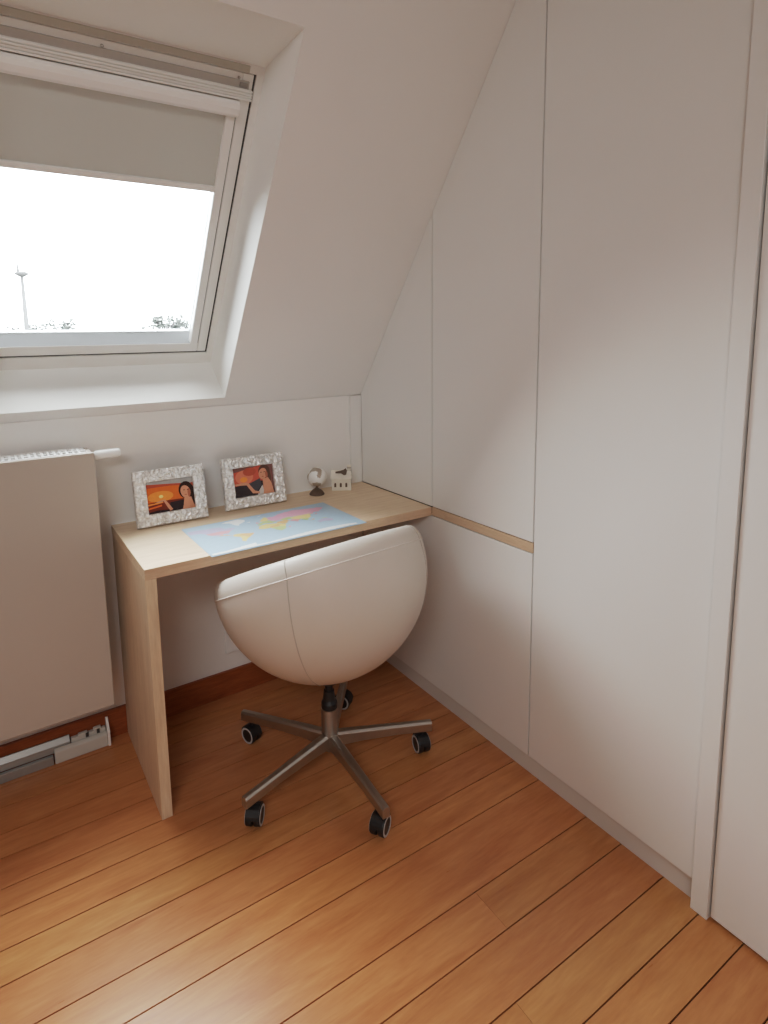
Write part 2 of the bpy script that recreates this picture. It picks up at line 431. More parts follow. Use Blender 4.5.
tag(obj('upright_post', bm, M['cab'], bevel=.001), 'narrow white upright post between tall cupboard and wardrobe door', 'post')
bm = bmesh.new(); box(bm, -.052, -.001, -.0045, WY-.0005, .7505, K-.007)
tag(obj('filler_strip', bm, M['cab'], bevel=.001), 'narrow white filler strip in the corner behind the ceramic house', 'filler')

# ------------------------------------------------------------------ desk
W = .9937
desk = empty('desk', (-W/2, -.22, 0)); tag(desk, 'light oak desk with waterfall left side between radiator and cupboards', 'desk')
dm = Matrix.Translation(-desk.location)
def dpart(name, bm, mats, **k):
    bmesh.ops.transform(bm, matrix=dm, verts=bm.verts[:]); return obj(name, bm, mats, desk, **k)
def desk_mats(bm):
    for f in bm.faces:
        c = f.normal
        f.material_index = 1 if c.y < -.5 else 0
bm = bmesh.new(); box(bm, -W, -.001, -D, .004, .7195, .750)
bmesh.ops.recalc_face_normals(bm, faces=bm.faces[:]); desk_mats(bm); dpart('desk_top', bm, [M['oak'], M['oakedge']], bevel=.0006)
bm = bmesh.new(); box(bm, -W, -W+.030, -D, -.003, 0, .7193)
bmesh.ops.recalc_face_normals(bm, faces=bm.faces[:]); desk_mats(bm); dpart('side_panel', bm, [M['oakside'], M['oakside']], bevel=.0006)
bm = bmesh.new(); box(bm, -W, -.0525, .0045, WY-.0005, .735, .7525); dpart('back_edge_strip', bm, M['white'])

# ------------------------------------------------------------------ radiator with valve
rad = empty('radiator', (-1.45, -.085, .2076)); tag(rad, 'flat white panel radiator with grille top left of the desk', 'radiator')
rm = Matrix.Translation(-rad.location)
def rpart(name, bm, mats, **k):
    bmesh.ops.transform(bm, matrix=rm, verts=bm.verts[:]); return obj(name, bm, mats, rad, **k)
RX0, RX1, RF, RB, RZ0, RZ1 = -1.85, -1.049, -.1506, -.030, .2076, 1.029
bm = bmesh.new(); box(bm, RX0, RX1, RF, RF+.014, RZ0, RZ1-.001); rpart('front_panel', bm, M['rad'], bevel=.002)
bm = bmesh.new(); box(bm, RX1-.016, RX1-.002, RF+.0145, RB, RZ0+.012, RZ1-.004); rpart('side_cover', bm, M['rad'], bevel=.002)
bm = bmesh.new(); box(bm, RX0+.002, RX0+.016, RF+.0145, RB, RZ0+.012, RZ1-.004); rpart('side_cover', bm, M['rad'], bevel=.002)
bm = bmesh.new(); box(bm, RX0+.02, RX1-.02, RF+.02, RB-.004, RZ0+.03, RZ1-.020); rpart('convector_core', bm, M['raddark'])
bm = bmesh.new()
for y in (RF+.0145, RF+.055, RF+.090, RB-.010): box(bm, RX0+.0165, RX1-.0165, y, y+.010, RZ1-.008, RZ1)
x = RX0+.02
while x < RX1-.024: box(bm, x, x+.0065, RF+.0246, RB-.0105, RZ1-.0075, RZ1-.0006); x += .0165
rpart('top_grille', bm, M['white'])
bm = bmesh.new()
lathe(bm, [(.009, 0), (.009, .012), (.014, .016), (.0145, .030), (.0135, .082), (.011, .088)], (-1.052, -.080, 1.006), (1, .02, .02), 24)
rpart('thermostat_valve', bm, M['white'], smooth=True)
bm = bmesh.new(); 
bm.free()
for x in (-1.15, -1.7):
    bm = bmesh.new(); box(bm, x, x+.04, RB+.0005, WY-.0005, .35, .95); rpart('wall_bracket', bm, M['rad'])
bm = bmesh.new()
tube(bm, [(-1.44, -.07, .2076+.03), (-1.44, -.07, .12), (-1.44, -.05, .095), (-1.44, -.003, .09)], .008, 10); rpart('supply_pipe', bm, M['white'], smooth=True)

# ------------------------------------------------------------------ aluminium shade rail on the floor under the radiator
rail = empty('blind_rail', (-1.3, 0, 0), (0, 0, 0)); tag(rail, 'grey aluminium blind rail with plastic end lying on floor under radiator', 'blind rail')
rl = Matrix.Translation((1.3, .0-.0035-.026*.62, 0)) @ Matrix.Diagonal((1, .62, 1.06, 1))
def lpart(name, bm, mats, **k):
    bmesh.ops.transform(bm, matrix=rl, verts=bm.verts[:]); return obj(name, bm, mats, rail, **k)
bm = bmesh.new()
prism(bm, [(-1.95, -.030, .001), (-1.95, .006, .001), (-1.95, .006, .012), (-1.95, -.012, .020), (-1.95, -.012, .030), (-1.95, -.030, .028)], (.722, 0, 0))
lpart('lower_channel', bm, M['greyalu'], bevel=.001)
bm = bmesh.new()
prism(bm, [(-1.95, -.010, .0305), (-1.95, .024, .0305), (-1.95, .026, .064), (-1.95, .012, .068), (-1.95, -.008, .052)], (.775, 0, 0))
lpart('upper_channel', bm, M['greyalu'], bevel=.0015)
bm = bmesh.new()
prism(bm, [(-1.224, -.034, .001), (-1.224, -.006, .001), (-1.224, -.006, .043), (-1.224, -.013, .047), (-1.224, -.034, .040)], (.160, 0, 0))
lpart('end_cover', bm, M['greyplastic'], bevel=.003)
bm = bmesh.new()
box(bm, -1.172, -1.066, -.004, .022, .001, .056); box(bm, -1.150, -1.122, -.010, .012, .0562, .064); box(bm, -1.104, -1.080, -.008, .014, .0562, .066)
lpart('motor_block', bm, M['greyplastic'], bevel=.002)
for x in (-1.128, -1.094):
    bm = bmesh.new(); box(bm, x, x+.009, -.0115, -.0045, .048, .062); lpart('clip_slot', bm, M['gap'])
bm = bmesh.new()
prism(bm, [(-1.0635, -.040, .001), (-1.0635, -.022, .001), (-1.0635, -.016, .030), (-1.0635, .024, .030), (-1.0635, .024, .082), (-1.0635, .006, .086), (-1.0635, -.020, .062), (-1.0635, -.040, .050)], (.008, 0, 0))
lpart('end_cap', bm, M['white'], bevel=.001)

# ------------------------------------------------------------------ wall socket under the desk
sk = empty('wall_socket', (-.575, WY, .215)); tag(sk, 'white wall socket low on the wall behind the chair', 'socket')
bm = bmesh.new(); box(bm, -.052, .052, -.010, -.0003, -.045, .045); obj('cover_plate', bm, M['white'], sk, bevel=.004)
for x in (.0,):
    bm = bmesh.new(); lathe(bm, [(.020, 0), (.020, .0015), (.017, .0015), (.0165, .0005), (0, .0005)], (x, -.0101, 0), (0, -1, 0), 24); obj('outlet_well', bm, M['greyplastic'], sk, smooth=True)

# ------------------------------------------------------------------ tub chair on castors
HX, HY = -.485, -.543
ch = empty('swivel_chair', (HX, HY, 0)); tag(ch, 'white leather tub swivel chair on five metal spokes, pushed to the desk', 'chair')
CT = Vector((.0, .030, .648)); RB_ = .327
nrm = Vector((-.0348, .4423, .8962)).normalized()     # axis of the bowl, leaning forward to the desk
# profile about the tilted axis: outside from the bottom pole to the rim, round the padded rim, down inside
prof = []
ar = .035
for i in range(33):
    t = -PI/2+PI/2*i/32; prof.append((RB_*math.cos(t) if i else 0, RB_*math.sin(t)))
for i in range(1, 9):       # outer shoulder of the padded rim
    t = PI/2*i/8; prof.append((RB_-.030+.030*math.cos(t), .050*math.sin(t)))
for i in range(1, 9):       # inner shoulder
    t = PI/2*i/8; prof.append((RB_-.034-.026*math.sin(t), .050-.040*(1-math.cos(t))))
for i in range(1, 20):
    t = (1-i/19); ri = RB_-.060
    a = -PI/2+(PI/2+.03)*t
    prof.append((ri*math.cos(a) if i < 19 else 0, ri*math.sin(a)*.93))
bm = bmesh.new(); lathe(bm, prof, CT, nrm, 72, cap=False)
obj('shell', bm, M['leather'], ch, smooth=True)
ax, fa, fb = frame_axes(nrm)
def sph(theta, lat, r):     # point of the shell: theta round the tilted axis, lat from its equator
    return CT+(fa*math.cos(theta)+fb*math.sin(theta))*(r*math.cos(lat))+nrm*(r*math.sin(lat))
def theta_of(v):
    v = Vector(v); return math.atan2(v.dot(fb), v.dot(fa))
bm = bmesh.new()
th = [2*PI*i/96 for i in range(96)]
ring = [sph(t, 0, RB_+.0003) for t in th]
rr_ = .0017
rv = []
for i, p in enumerate(ring):
    d = (p-CT).normalized(); q = nrm
    rv.append([bm.verts.new(p+(d*math.cos(2*PI*k/8)+q*math.sin(2*PI*k/8))*rr_) for k in range(8)])
for i in range(96):
    for k in range(8): bm.faces.new((rv[i][k], rv[(i+1)%96][k], rv[(i+1)%96][(k+1)%8], rv[i][(k+1)%8]))
obj('rim_piping', bm, M['piping'], ch, smooth=True)
for sgn in (-1, 1):         # panel seams down the two rear quarters
    t0 = theta_of((sgn*.62, -.78, 0))
    d0 = (fa*math.cos(t0)+fb*math.sin(t0)); d1 = (-nrm+Vector((sgn*.34, -.05, 0))).normalized()
    pts = [CT+d0.slerp(d1, i/28)*(RB_+.0002) for i in range(29)]
    pts = [CT+(fa*math.cos(t0)+fb*math.sin(t0))*(RB_-.030+.0302*math.cos(PI/2*k/6))+nrm*.0502*math.sin(PI/2*k/6) for k in range(6, 0, -1)]+pts
    bm = bmesh.new(); tube(bm, pts, .0013, 6); obj('panel_seam', bm, M['stitch'], ch, smooth=True)
bm = bmesh.new()            # loose round seat cushion
lathe(bm, [(0, 0), (.16, .0), (.20, .012), (.215, .035), (.205, .06), (.17, .075), (0, .085)], CT+Vector((0, .03, -.225)), (0, .12, 1), 48, cap=False)
obj('seat_cushion', bm, M['leather'], ch, smooth=True)
bm = bmesh.new(); lathe(bm, [(.030, .292), (.040, .302), (.04, .322)], (0, 0, 0), (0, 0, 1), 32)
obj('mounting_plate', bm, M['black'], ch)
bm = bmesh.new(); lathe(bm, [(.0125, .24), (.0125, .30)], (0, 0, 0), (0, 0, 1), 20)
lathe(bm, [(.025, .205), (.025, .222), (.020, .232), (.0165, .262), (.0125, .263)], (0, 0, 0), (0, 0, 1), 24)
obj('gas_lift', bm, M['black'], ch, smooth=False); smooth_angle(bpy.data.objects[ch.children[-1].name])
bm = bmesh.new(); lathe(bm, [(.0245, .065), (.0265, .07), (.0265, .203), (.024, .2045)], (0, 0, 0), (0, 0, 1), 32)
smooth_angle(obj('column', bm, M['alu'], ch))
feet = [(-.801, -.627), (-.5005, -.8416), (-.188, -.648), (-.285, -.345), (-.654, -.319)]
ang0 = 0
for k, (px_, py_) in enumerate(feet):
    a = math.atan2(py_-HY, px_-HX)
    feet[k] = a
# regular star fitted to the measured castors
base = sum(((a-k*2*PI/5+PI) % (2*PI))-PI for k, a in enumerate([f-feet[0] for f in feet]))/5+feet[0]
SPK = .314
for k in range(5):
    a = base+k*2*PI/5
    mt = Matrix.Rotation(a, 4, 'Z')
    bm = bmesh.new()        # tapering spoke: a flat-sided bar, higher at the hub
    pr_ = [(.020, .0155, .075, .120), (.10, .0145, .080, .1165), (.22, .0125, .079, .110), (SPK+.022, .0115, .072, .104)]
    rings = []
    for s, w, zb, zt in pr_:
        rings.append([bm.verts.new(mt @ Vector(p)) for p in ((s, -w, zb), (s, w, zb), (s, w, zt-.006), (s, w*.55, zt), (s, -w*.55, zt), (s, -w, zt-.006))])
    for p, q in zip(rings, rings[1:]):
        for i in range(6): bm.faces.new((p[i], p[(i+1)%6], q[(i+1)%6], q[i]))
    bm.faces.new(rings[0]); bm.faces.new(rings[-1])
    sp = obj('spoke', bm, M['alu'], ch, bevel=.0012)
    # castor: twin wheels under the spoke end
    ca = [.9, .55, 1.35, 2.2, 1.9][k]
    cm = Matrix.Translation(mt @ Vector((SPK-.012, 0, 0))) @ Matrix.Rotation(ca, 4, 'Z')
    bm = bmesh.new()
    ww = .0115
    for s in (-1, 1):
        lathe(bm, [(.0, s*.0025), (.0275, s*.0025), (.0290, s*.005), (.0290, s*.0185), (.0275, s*.021), (0, s*.021)], cm @ Vector((0, 0, .0292)), cm.to_3x3() @ Vector((0, 1, 0)), 28, cap=False)
    hd = bmesh.new()
    cs = obj('castor', bm, M['black'], ch)
    smooth_angle(cs)
    lathe(hd, [(.006, .034), (.006, .079)], cm @ Vector((.0, 0, 0)), (0, 0, 1), 12)
    for i in range(9):      # hood over the wheels
        pass
    hp = []
    for i in range(11):
        t = PI*.05+PI*.9*i/10; hp.append((.0320*math.cos(t), .0300+.0320*math.sin(t)))
    hq = [((.0296)*math.cos(PI*.05+PI*.9*(10-i)/10), .0300+.0296*math.sin(PI*.05+PI*.9*(10-i)/10)) for i in range(11)]
    prism(hd, [cm @ Vector((x, -.018, z)) for x, z in hp+hq], cm.to_3x3() @ Vector((0, .036, 0)))
    hdo = obj('castor_fork', hd, M['black'], cs)
    for s in (-1, 1):
        rg = bmesh.new()
        lathe(rg, [(.0215, .0), (.0215, .0008), (.0272, .0008), (.0272, .0)], cm @ Vector((0, s*.0211, .0292)), cm.to_3x3() @ Vector((0, s, 0)), 28, cap=False)
        obj('wheel_ring', rg, M['greyring'], cs)

# ------------------------------------------------------------------ two picture frames
FW, FH, FB = .235, .185, .041
def relief_frame(seed):
    """front face of the frame: a fine grid pushed up into crumpled leaf relief, with closed sides and back"""
    bm = bmesh.new(); nx, ny = 160, 126
    V = {}
    def inside(i, j):
        x, z = FW*i/nx, FH*j/ny
        return FB < x < FW-FB and FB < z < FH-FB
    def h(x, z):
        p = Vector((x*95+seed*11, z*95, seed*3.1))
        v = noise.ridged_multi_fractal(p*.62, .85, 2.2, 3, 1.0, 2.0, noise_basis='PERLIN_ORIGINAL')
        return .0085*min(max(v*.6, 0), 1.2)
    for i in range(nx+1):
        for j in range(ny+1):
            x, z = FW*i/nx, FH*j/ny
            edge = min(x, z, FW-x, FH-z)
            ix = max(FB-x, x-(FW-FB)); iz = max(FB-z, z-(FH-FB)); ins = max(ix, iz)
            if ins < -1e-6: continue
            k = min(1, edge/.004+.25)*min(1, ins/.004+.25)
            V[i, j] = bm.verts.new((x-FW/2, -.012-h(x, z)*k, z))
    for i in range(nx):
        for j in range(ny):
            q = [(i, j), (i+1, j), (i+1, j+1), (i, j+1)]
            if all(k in V for k in q): bm.faces.new([V[k] for k in q])
    be = [e for e in bm.edges if len(e.link_faces) == 1]
    r = bmesh.ops.extrude_edge_only(bm, edges=be)
    for v in r['geom']:
        if isinstance(v, bmesh.types.BMVert): v.co.y = 0
    return bm
def ell(cx, cz, rx, rz, n=18, rot=0):
    out = []
    for i in range(n):
        t = 2*PI*i/n; x, z = rx*math.cos(t), rz*math.sin(t)
        out.append((cx+x*math.cos(rot)-z*math.sin(rot), cz+x*math.sin(rot)+z*math.cos(rot)))
    return out
def print_mesh(layers, w, h):
    """a flat print: coloured shapes (0..1 coordinates, clipped to the sheet) lying on the sheet one above the other"""
    bm = bmesh.new(); mats = []; 
    def clip(pts):
        for ax_, lim, s in ((0, 0, 1), (0, 1, -1), (1, 0, 1), (1, 1, -1)):
            out = []
            for a, b in zip(pts, pts[1:]+pts[:1]):
                ia, ib = s*(a[ax_]-lim) >= 0, s*(b[ax_]-lim) >= 0
                if ia: out.append(a)
                if ia != ib:
                    t = (lim-a[ax_])/(b[ax_]-a[ax_]); out.append((a[0]+(b[0]-a[0])*t, a[1]+(b[1]-a[1])*t))
            pts = out
            if len(pts) < 3: return []
        return pts
    for k, (m, pts) in enumerate(layers):
        if M[m] not in mats: mats.append(M[m])
        pts = clip(list(pts))
        if not pts: continue
        vs = [bm.verts.new(((x-.5)*w, -.00012*k, z*h)) for x, z in pts]
        f = bm.faces.new(vs); f.material_index = mats.index(M[m])
        f.normal_update()
        if f.normal.y > 0: f.normal_flip()
    bmesh.ops.triangulate(bm, faces=bm.faces[:])
    return bm, mats
pic_left = [('print_grey', [(0,0),(1,0),(1,1),(0,1)]),
    ('print_sky', [(0,0),(1,0),(1,.80),(.5,.86),(0,.92)]), ('print_haze', [(0,.80),(.5,.80),(1,.72),(1,.80),(.5,.86),(0,.92)]),
    ('print_glow', ell(.29,.50,.27,.17)), ('print_sun', ell(.30,.50,.045,.05)),
    ('print_sea', [(0,0),(.5,0),(1,.05),(1,.34),(.3,.36),(0,.34)]), ('print_glow', [(.02,.26),(.33,.30),(.33,.33),(.02,.31)]), ('print_sky', [(.02,.14),(.3,.20),(.3,.25),(.02,.19)]),
    ('print_dark', [(0,0),(.42,.0),(.42,.07),(.2,.09),(0,.05)]),
    ('print_dark', [(.42,.05),(.48,.28),(.7,.30),(.84,.30),(.86,.02),(.42,.0)]),
    ('print_hair', ell(.83,.60,.155,.27)), ('print_hair', ell(.93,.42,.10,.34)),
    ('print_skin', ell(.82,.54,.105,.205, rot=.12)), ('print_skin', [(.78,.36),(.93,.36),(.97,.12),(1.02,.02),(.72,.0),(.75,.13)]),
    ('print_skinshade', ell(.89,.50,.03,.14)), ('print_hair', ell(.79,.60,.02,.012)), ('print_hair', ell(.87,.60,.02,.012)), ('print_skinshade', ell(.82,.45,.03,.014)),
    ('print_skin', [(.33,.38),(.37,.40),(.44,.25),(.52,.06),(.46,.02),(.41,.14)]), ('print_skin', [(.16,.33),(.30,.32),(.37,.38),(.30,.39)])]
pic_right = [('print_redsky', [(0,0),(1,0),(1,1),(0,1)]), ('print_dusk', [(.0,.84),(.3,.9),(.6,.97),(.6,1),(0,1)]), ('print_redsky_pale', ell(.28,.66,.22,.24)), ('print_haze', ell(.42,.82,.16,.14)),
    ('print_glow', ell(.26,.58,.09,.09)), ('print_dark', [(0,0),(1,0),(1,.42),(.62,.48),(.35,.42),(0,.38)]), ('print_top', [(.34,.40),(.66,.56),(.68,.30),(.55,.12),(.42,.2)]),
    ('print_dusk', [(.84,1),(1,1),(1,.1),(.88,.3)]), ('print_brownhair', ell(.78,.78,.145,.22)), ('print_brownhair', ell(.86,.55,.08,.3)),
    ('print_skin', ell(.74,.70,.105,.19, rot=-.1)), ('print_skin', [(.72,.52),(.86,.55),(.93,.36),(.98,.0),(.66,.0),(.72,.3)]), ('print_skinshade', ell(.83,.66,.03,.12)),
    ('print_hair', ell(.70,.75,.02,.012)), ('print_hair', ell(.78,.75,.02,.012)), ('print_skinshade', ell(.73,.60,.03,.014)),
    ('print_vest', [(.58,.10),(.70,.32),(.72,.12),(.70,.0),(.56,.0)]),
    ('print_skin', [(.03,.46),(.30,.47),(.36,.44),(.50,.16),(.62,.10),(.60,.04),(.44,.08),(.31,.38),(.05,.41)])]
def picture(label, layers, seed, x0, x1, yb, lean):
    t = empty('picture_frame', ((x0+x1)/2, yb, .7506), (-lean, 0, 0))
    tag(t, label, 'picture frame', 'silver picture frames on the desk')
    smooth_angle(obj('frame', relief_frame(seed), M['silver'], t), 1.2)
    w, h = FW-2*FB+.004, FH-2*FB+.004
    bm, mats = print_mesh(layers, w, h)
    o = obj('photograph', bm, mats, t, fixn=False); o.location = (0, -.0045, FB-.002)
    bm = bmesh.new(); box(bm, -FW/2+.006, FW/2-.006, .0005, .005, .006, FH-.006); obj('backing_board', bm, M['matboard'], t)
    bm = bmesh.new()        # strut leg at the back, its foot on the desk
    c, s = math.cos(lean), math.sin(lean)
    def loc(wy, wz): return (wy*c-wz*s, wy*s+wz*c)     # world offset -> frame axes (rotation by -lean about x)
    fy, fz = loc(.068, .001)
    prism(bm, [(-.018, .0055, .125), (.018, .0055, .125), (.026, fy, fz), (-.026, fy, fz)], (0, .003, .0))
    obj('strut', bm, M['matboard'], t)
    return t
picture('silver crumpled-leaf photo frame at the left end of the desk, orange sunset', pic_left, 1, -.9315, -.6979, -.0925, .20)
picture('silver crumpled-leaf photo frame behind the map, red sunset and outstretched hand', pic_right, 2, -.6270, -.3912, -.0735, .20)

# ------------------------------------------------------------------ world map lying on the desk
lands = [
 ('map_lilac', [(-168,66),(-156,71),(-128,70),(-95,68),(-82,66),(-78,56),(-65,58),(-56,52),(-66,45),(-75,38),(-81,30),(-82,25),(-90,30),(-97,26),(-105,22),(-114,31),(-123,40),(-125,49),(-135,58),(-152,60)]),
 ('map_rose', [(-125,49),(-95,49),(-75,45),(-70,43),(-76,36),(-81,30),(-90,30),(-97,27),(-107,31),(-117,33),(-123,40)]),
 ('map_orange', [(-114,31),(-105,22),(-97,26),(-95,18),(-88,21),(-84,11),(-78,8),(-83,8),(-92,14),(-105,20)]),
 ('map_snow', [(-73,78),(-60,82),(-30,83),(-18,76),(-22,70),(-40,65),(-44,60),(-52,66),(-56,74)]),
 ('map_yellow', [(-78,8),(-72,12),(-60,9),(-50,1),(-35,-6),(-39,-16),(-48,-26),(-58,-36),(-66,-46),(-70,-54),(-75,-48),(-71,-30),(-70,-18),(-81,-5)]),
 ('map_orange', [(-60,4),(-50,1),(-35,-6),(-39,-16),(-48,-26),(-54,-30),(-60,-16),(-70,-8)]),
 ('map_yellow', [(-17,15),(-10,31),(0,36),(11,37),(25,32),(34,30),(43,12),(51,11),(40,-6),(40,-16),(33,-27),(20,-35),(14,-22),(9,-2),(8,4),(-8,4)]),
 ('map_green', [(9,-2),(14,-22),(20,-35),(33,-27),(40,-16),(40,-6),(30,2),(18,4)]),
 ('map_orange', [(8,4),(9,14),(24,20),(34,20),(30,2),(18,4)]),
 ('map_green', [(-9,37),(-9,43),(-2,44),(-4,48),(4,52),(10,55),(20,55),(28,56),(30,46),(40,44),(27,38),(22,38),(14,44),(16,39),(8,44),(0,38)]),
 ('map_yellow', [(5,58),(12,65),(25,71),(30,69),(28,60),(20,55),(12,56)]),
 ('map_rose', [(-6,50),(1,52),(-3,59),(-7,55)]),
 ('map_pinkland', [(30,69),(45,67),(70,73),(105,77),(140,72),(170,69),(180,66),(162,58),(156,52),(142,54),(135,44),(120,50),(95,50),(75,54),(60,51),(48,46),(38,46),(30,52),(28,60)]),
 ('map_yellow', [(75,40),(80,49),(95,50),(120,50),(132,46),(122,38),(121,29),(110,20),(98,25),(86,28),(78,33)]),
 ('map_green', [(48,46),(60,51),(75,54),(80,49),(75,40),(62,38),(54,40)]),
 ('map_orange', [(34,30),(36,36),(48,38),(62,38),(66,26),(56,26),(59,21),(45,13),(42,16)]),
 ('map_rose', [(66,26),(70,34),(78,33),(88,27),(91,23),(84,18),(78,8),(73,18)]),
 ('map_green', [(91,23),(98,25),(108,21),(109,12),(101,8),(103,1),(98,8),(94,17)]),
 ('map_rose', [(130,33),(140,36),(145,44),(141,43),(136,35)]),
 ('map_orange', [(96,5),(106,-6),(114,-8),(106,-7)]), ('map_orange', [(109,1),(117,7),(118,1),(114,-4)]), ('map_green', [(132,-1),(146,-6),(150,-10),(138,-8)]),
 ('map_lilac', [(114,-22),(122,-18),(130,-12),(137,-12),(142,-11),(146,-19),(153,-27),(150,-37),(140,-38),(130,-32),(116,-35)]),
 ('map_lilac', [(167,-46),(173,-40),(178,-38),(174,-42)]), ('map_rose', [(44,-16),(50,-15),(47,-25),(44,-24)]),
 ('map_snow', [(-180,-70),(-120,-69),(-70,-63),(-58,-62),(-60,-72),(-20,-71),(20,-67),(60,-64),(110,-64),(150,-66),(180,-70),(180,-78),(-180,-78)]),
 ('map_snow', [(-24,65),(-14,66),(-15,63)]), ('map_snow', [(12,77),(26,80),(20,77)]),
]
MW, MH = .525, .294
mp_ = empty('world_map', (-.5515, -.329, .7502), (0, 0, .006)); tag(mp_, 'pale blue world map sheet lying flat on the oak desk', 'map')
bm = bmesh.new(); box(bm, -MW/2, MW/2, -MH/2, MH/2, 0, .0009); obj('map_sheet', bm, M['map_sea'], mp_)
LV = ((-80,.01),(-75,.03),(-63,.11),(-54,.22),(-25,.355),(0,.45),(25,.55),(50,.68),(62,.755),(73,.88),(84,.97))
def latv(a):                # latitude to height on the sheet, stretched towards the poles
    a = max(LV[0][0], min(LV[-1][0], a))
    for (a0, v0), (a1, v1) in zip(LV, LV[1:]):
        if a <= a1: return v0+(v1-v0)*(a-a0)/(a1-a0)
bm = bmesh.new(); mats = []
for k, (m, pts) in enumerate(lands):
    if M[m] not in mats: mats.append(M[m])
    q = []
    n = len(pts)
    for i in range(n):      # coastlines: every side broken into short wandering pieces
        a, b = Vector((*pts[i], 0)), Vector((*pts[(i+1)%n], 0))
        seg = max(1, int((b-a).length/5))
        for s in range(seg):
            p = a.lerp(b, s/seg)
            if s: p += noise.noise_vector(p*.35)*1.6
            q.append(p)
    vs = [bm.verts.new((max(-.49, min(.49, (p.x-21.5)/361))*MW, (latv(p.y)-.5)*MH, .00105+.00004*k)) for p in q]
    f = bm.faces.new(vs); f.material_index = mats.index(M[m]); f.normal_update()
    if f.normal.z < 0: f.normal_flip()
bmesh.ops.triangulate(bm, faces=bm.faces[:])
obj('printed_continents', bm, mats, mp_, fixn=False)
bm = bmesh.new()
for x0, x1, y0, y1 in ((-.495, .495, -.495, -.488), (-.495, .495, .488, .495), (-.495, -.4915, -.488, .488), (.4915, .495, -.488, .488)):
    poly(bm, [(x0*MW, y0*MH, .00112), (x1*MW, y0*MH, .00112), (x1*MW, y1*MH, .00112), (x0*MW, y1*MH, .00112)])
obj('printed_border', bm, M['map_seaframe'], mp_)

# ------------------------------------------------------------------ small globe
gl_ = empty('desk_globe', (-.252, -.066, .7502), (0, 0, .0)); tag(gl_, 'tiny white globe on a dark brown round base beside the ceramic house', 'globe')
bm = bmesh.new(); lathe(bm, [(0, 0), (.029, 0), (.0295, .004), (.027, .007), (.0255, .010), (.023, .0125), (.018, .018), (.010, .0235), (.005, .027), (.0035, .034), (0, .034)], n=32, cap=False)
smooth_angle(obj('base', bm, M['brown'], gl_), .9)
GC = Vector((.002, .0, .0705)); GR = .0375
tilt = Vector((-.36, -.1, .93)).normalized()
bm = bmesh.new()
bmesh.ops.create_uvsphere(bm, u_segments=40, v_segments=28, radius=GR)
for f in bm.faces:
    c = f.calc_center_median().normalized()
    f.material_index = 1 if noise.noise(c*1.25+Vector((.6, 2.4, 1.7))) > .13 else 0
bmesh.ops.transform(bm, matrix=Matrix.Translation(GC) @ tilt.to_track_quat('Z', 'Y').to_matrix().to_4x4(), verts=bm.verts[:])
obj('ball', bm, [M['globe'], M['globeland']], gl_, smooth=True)
right_ = Vector((.72, .60, .35)); right_ = (right_-tilt*right_.dot(tilt)).normalized()
bm = bmesh.new()            # half-meridian arm carrying the ball
pts = [GC+(tilt*math.cos(t)+right_*math.sin(t))*(GR+.0042) for t in [PI*(.38+.62*i/24) for i in range(25)]]
tube(bm, pts, .0022, 8)
cyl(bm, GC-tilt*(GR-.001), GC-tilt*(GR+.006), .0018, n=10)
cyl(bm, GC+(-tilt*.92+right_*.38).normalized()*(GR+.003), (0, 0, .031), .0048, .004, n=12)
obj('meridian_arm', bm, M['brown'], gl_, smooth=True)

# ------------------------------------------------------------------ ceramic house
hs = empty('ceramic_house', (-.135, -.0585, .7502), (0, 0, math.radians(-33))); tag(hs, 'small cream ceramic house with chimney in the corner of the desk', 'ornament')
HW, HD_, HH = .069, .040, .043; hs.scale = (1.13, 1.13, 1.13)
bm = bmesh.new(); box(bm, -HW/2, HW/2, -HD_/2, HD_/2, 0, HH); obj('walls', bm, M['cream'], hs, bevel=.0015)
bm = bmesh.new()
e = .003
b_ = [(-HW/2-e, -HD_/2-e, HH+.0005), (HW/2+e, -HD_/2-e, HH+.0005), (HW/2+e, HD_/2+e, HH+.0005), (-HW/2-e, HD_/2+e, HH+.0005)]
t_ = [(-HW/2-.001, -.005, HH+.027), (HW/2-.002, -.005, HH+.027), (HW/2-.002, .005, HH+.027), (-HW/2-.001, .005, HH+.027)]
vb = [bm.verts.new(p) for p in b_]; vt = [bm.verts.new(p) for p in t_]
bm.faces.new(vb); bm.faces.new(vt)
for i in range(4): bm.faces.new((vb[i], vb[(i+1)%4], vt[(i+1)%4], vt[i]))
obj('roof', bm, M['cream'], hs, bevel=.001)
for x in (-.0215, -.002, .0175):
    bm = bmesh.new()
    pts = [(x-.0035, -HD_/2-.0006, .013), (x+.0035, -HD_/2-.0006, .013), (x+.0035, -HD_/2-.0006, .025)]+[(x+.0035*math.cos(PI*i/6), -HD_/2-.0006, .025+.0035*math.sin(PI*i/6)) for i in range(1, 7)]
    prism(bm, pts, (0, .0008, 0)); obj('window', bm, M['brown'], hs)
bm = bmesh.new(); box(bm, .021, .034, -.004, .009, HH+.022, HH+.041); box(bm, .020, .035, -.005, .010, HH+.0412, HH+.044)
ck = obj('chimney', bm, M['cream'], hs, bevel=.0006)
bm = bmesh.new(); box(bm, .0205, .0345, -.0045, .0095, HH+.034, HH+.0365); box(bm, .0205, .0345, -.0045, .0095, HH+.026, HH+.0278)
obj('chimney_band', bm, M['brown'], ck)
bm = bmesh.new()            # dark ribbon-like leaf lying up the roof to the chimney
prism(bm, [(-.020, -.0155, HH+.019), (.000, -.0145, HH+.018), (.010, -.0175, HH+.012), (.018, -.0165, HH+.014), (.0205, -.009, HH+.027), (.016, -.006, HH+.034), (.008, -.0085, HH+.029), (-.005, -.0105, HH+.0255), (-.020, -.012, HH+.023)], (0, -.0025, .0015))
obj('roof_leaf', bm, M['brown'], hs)

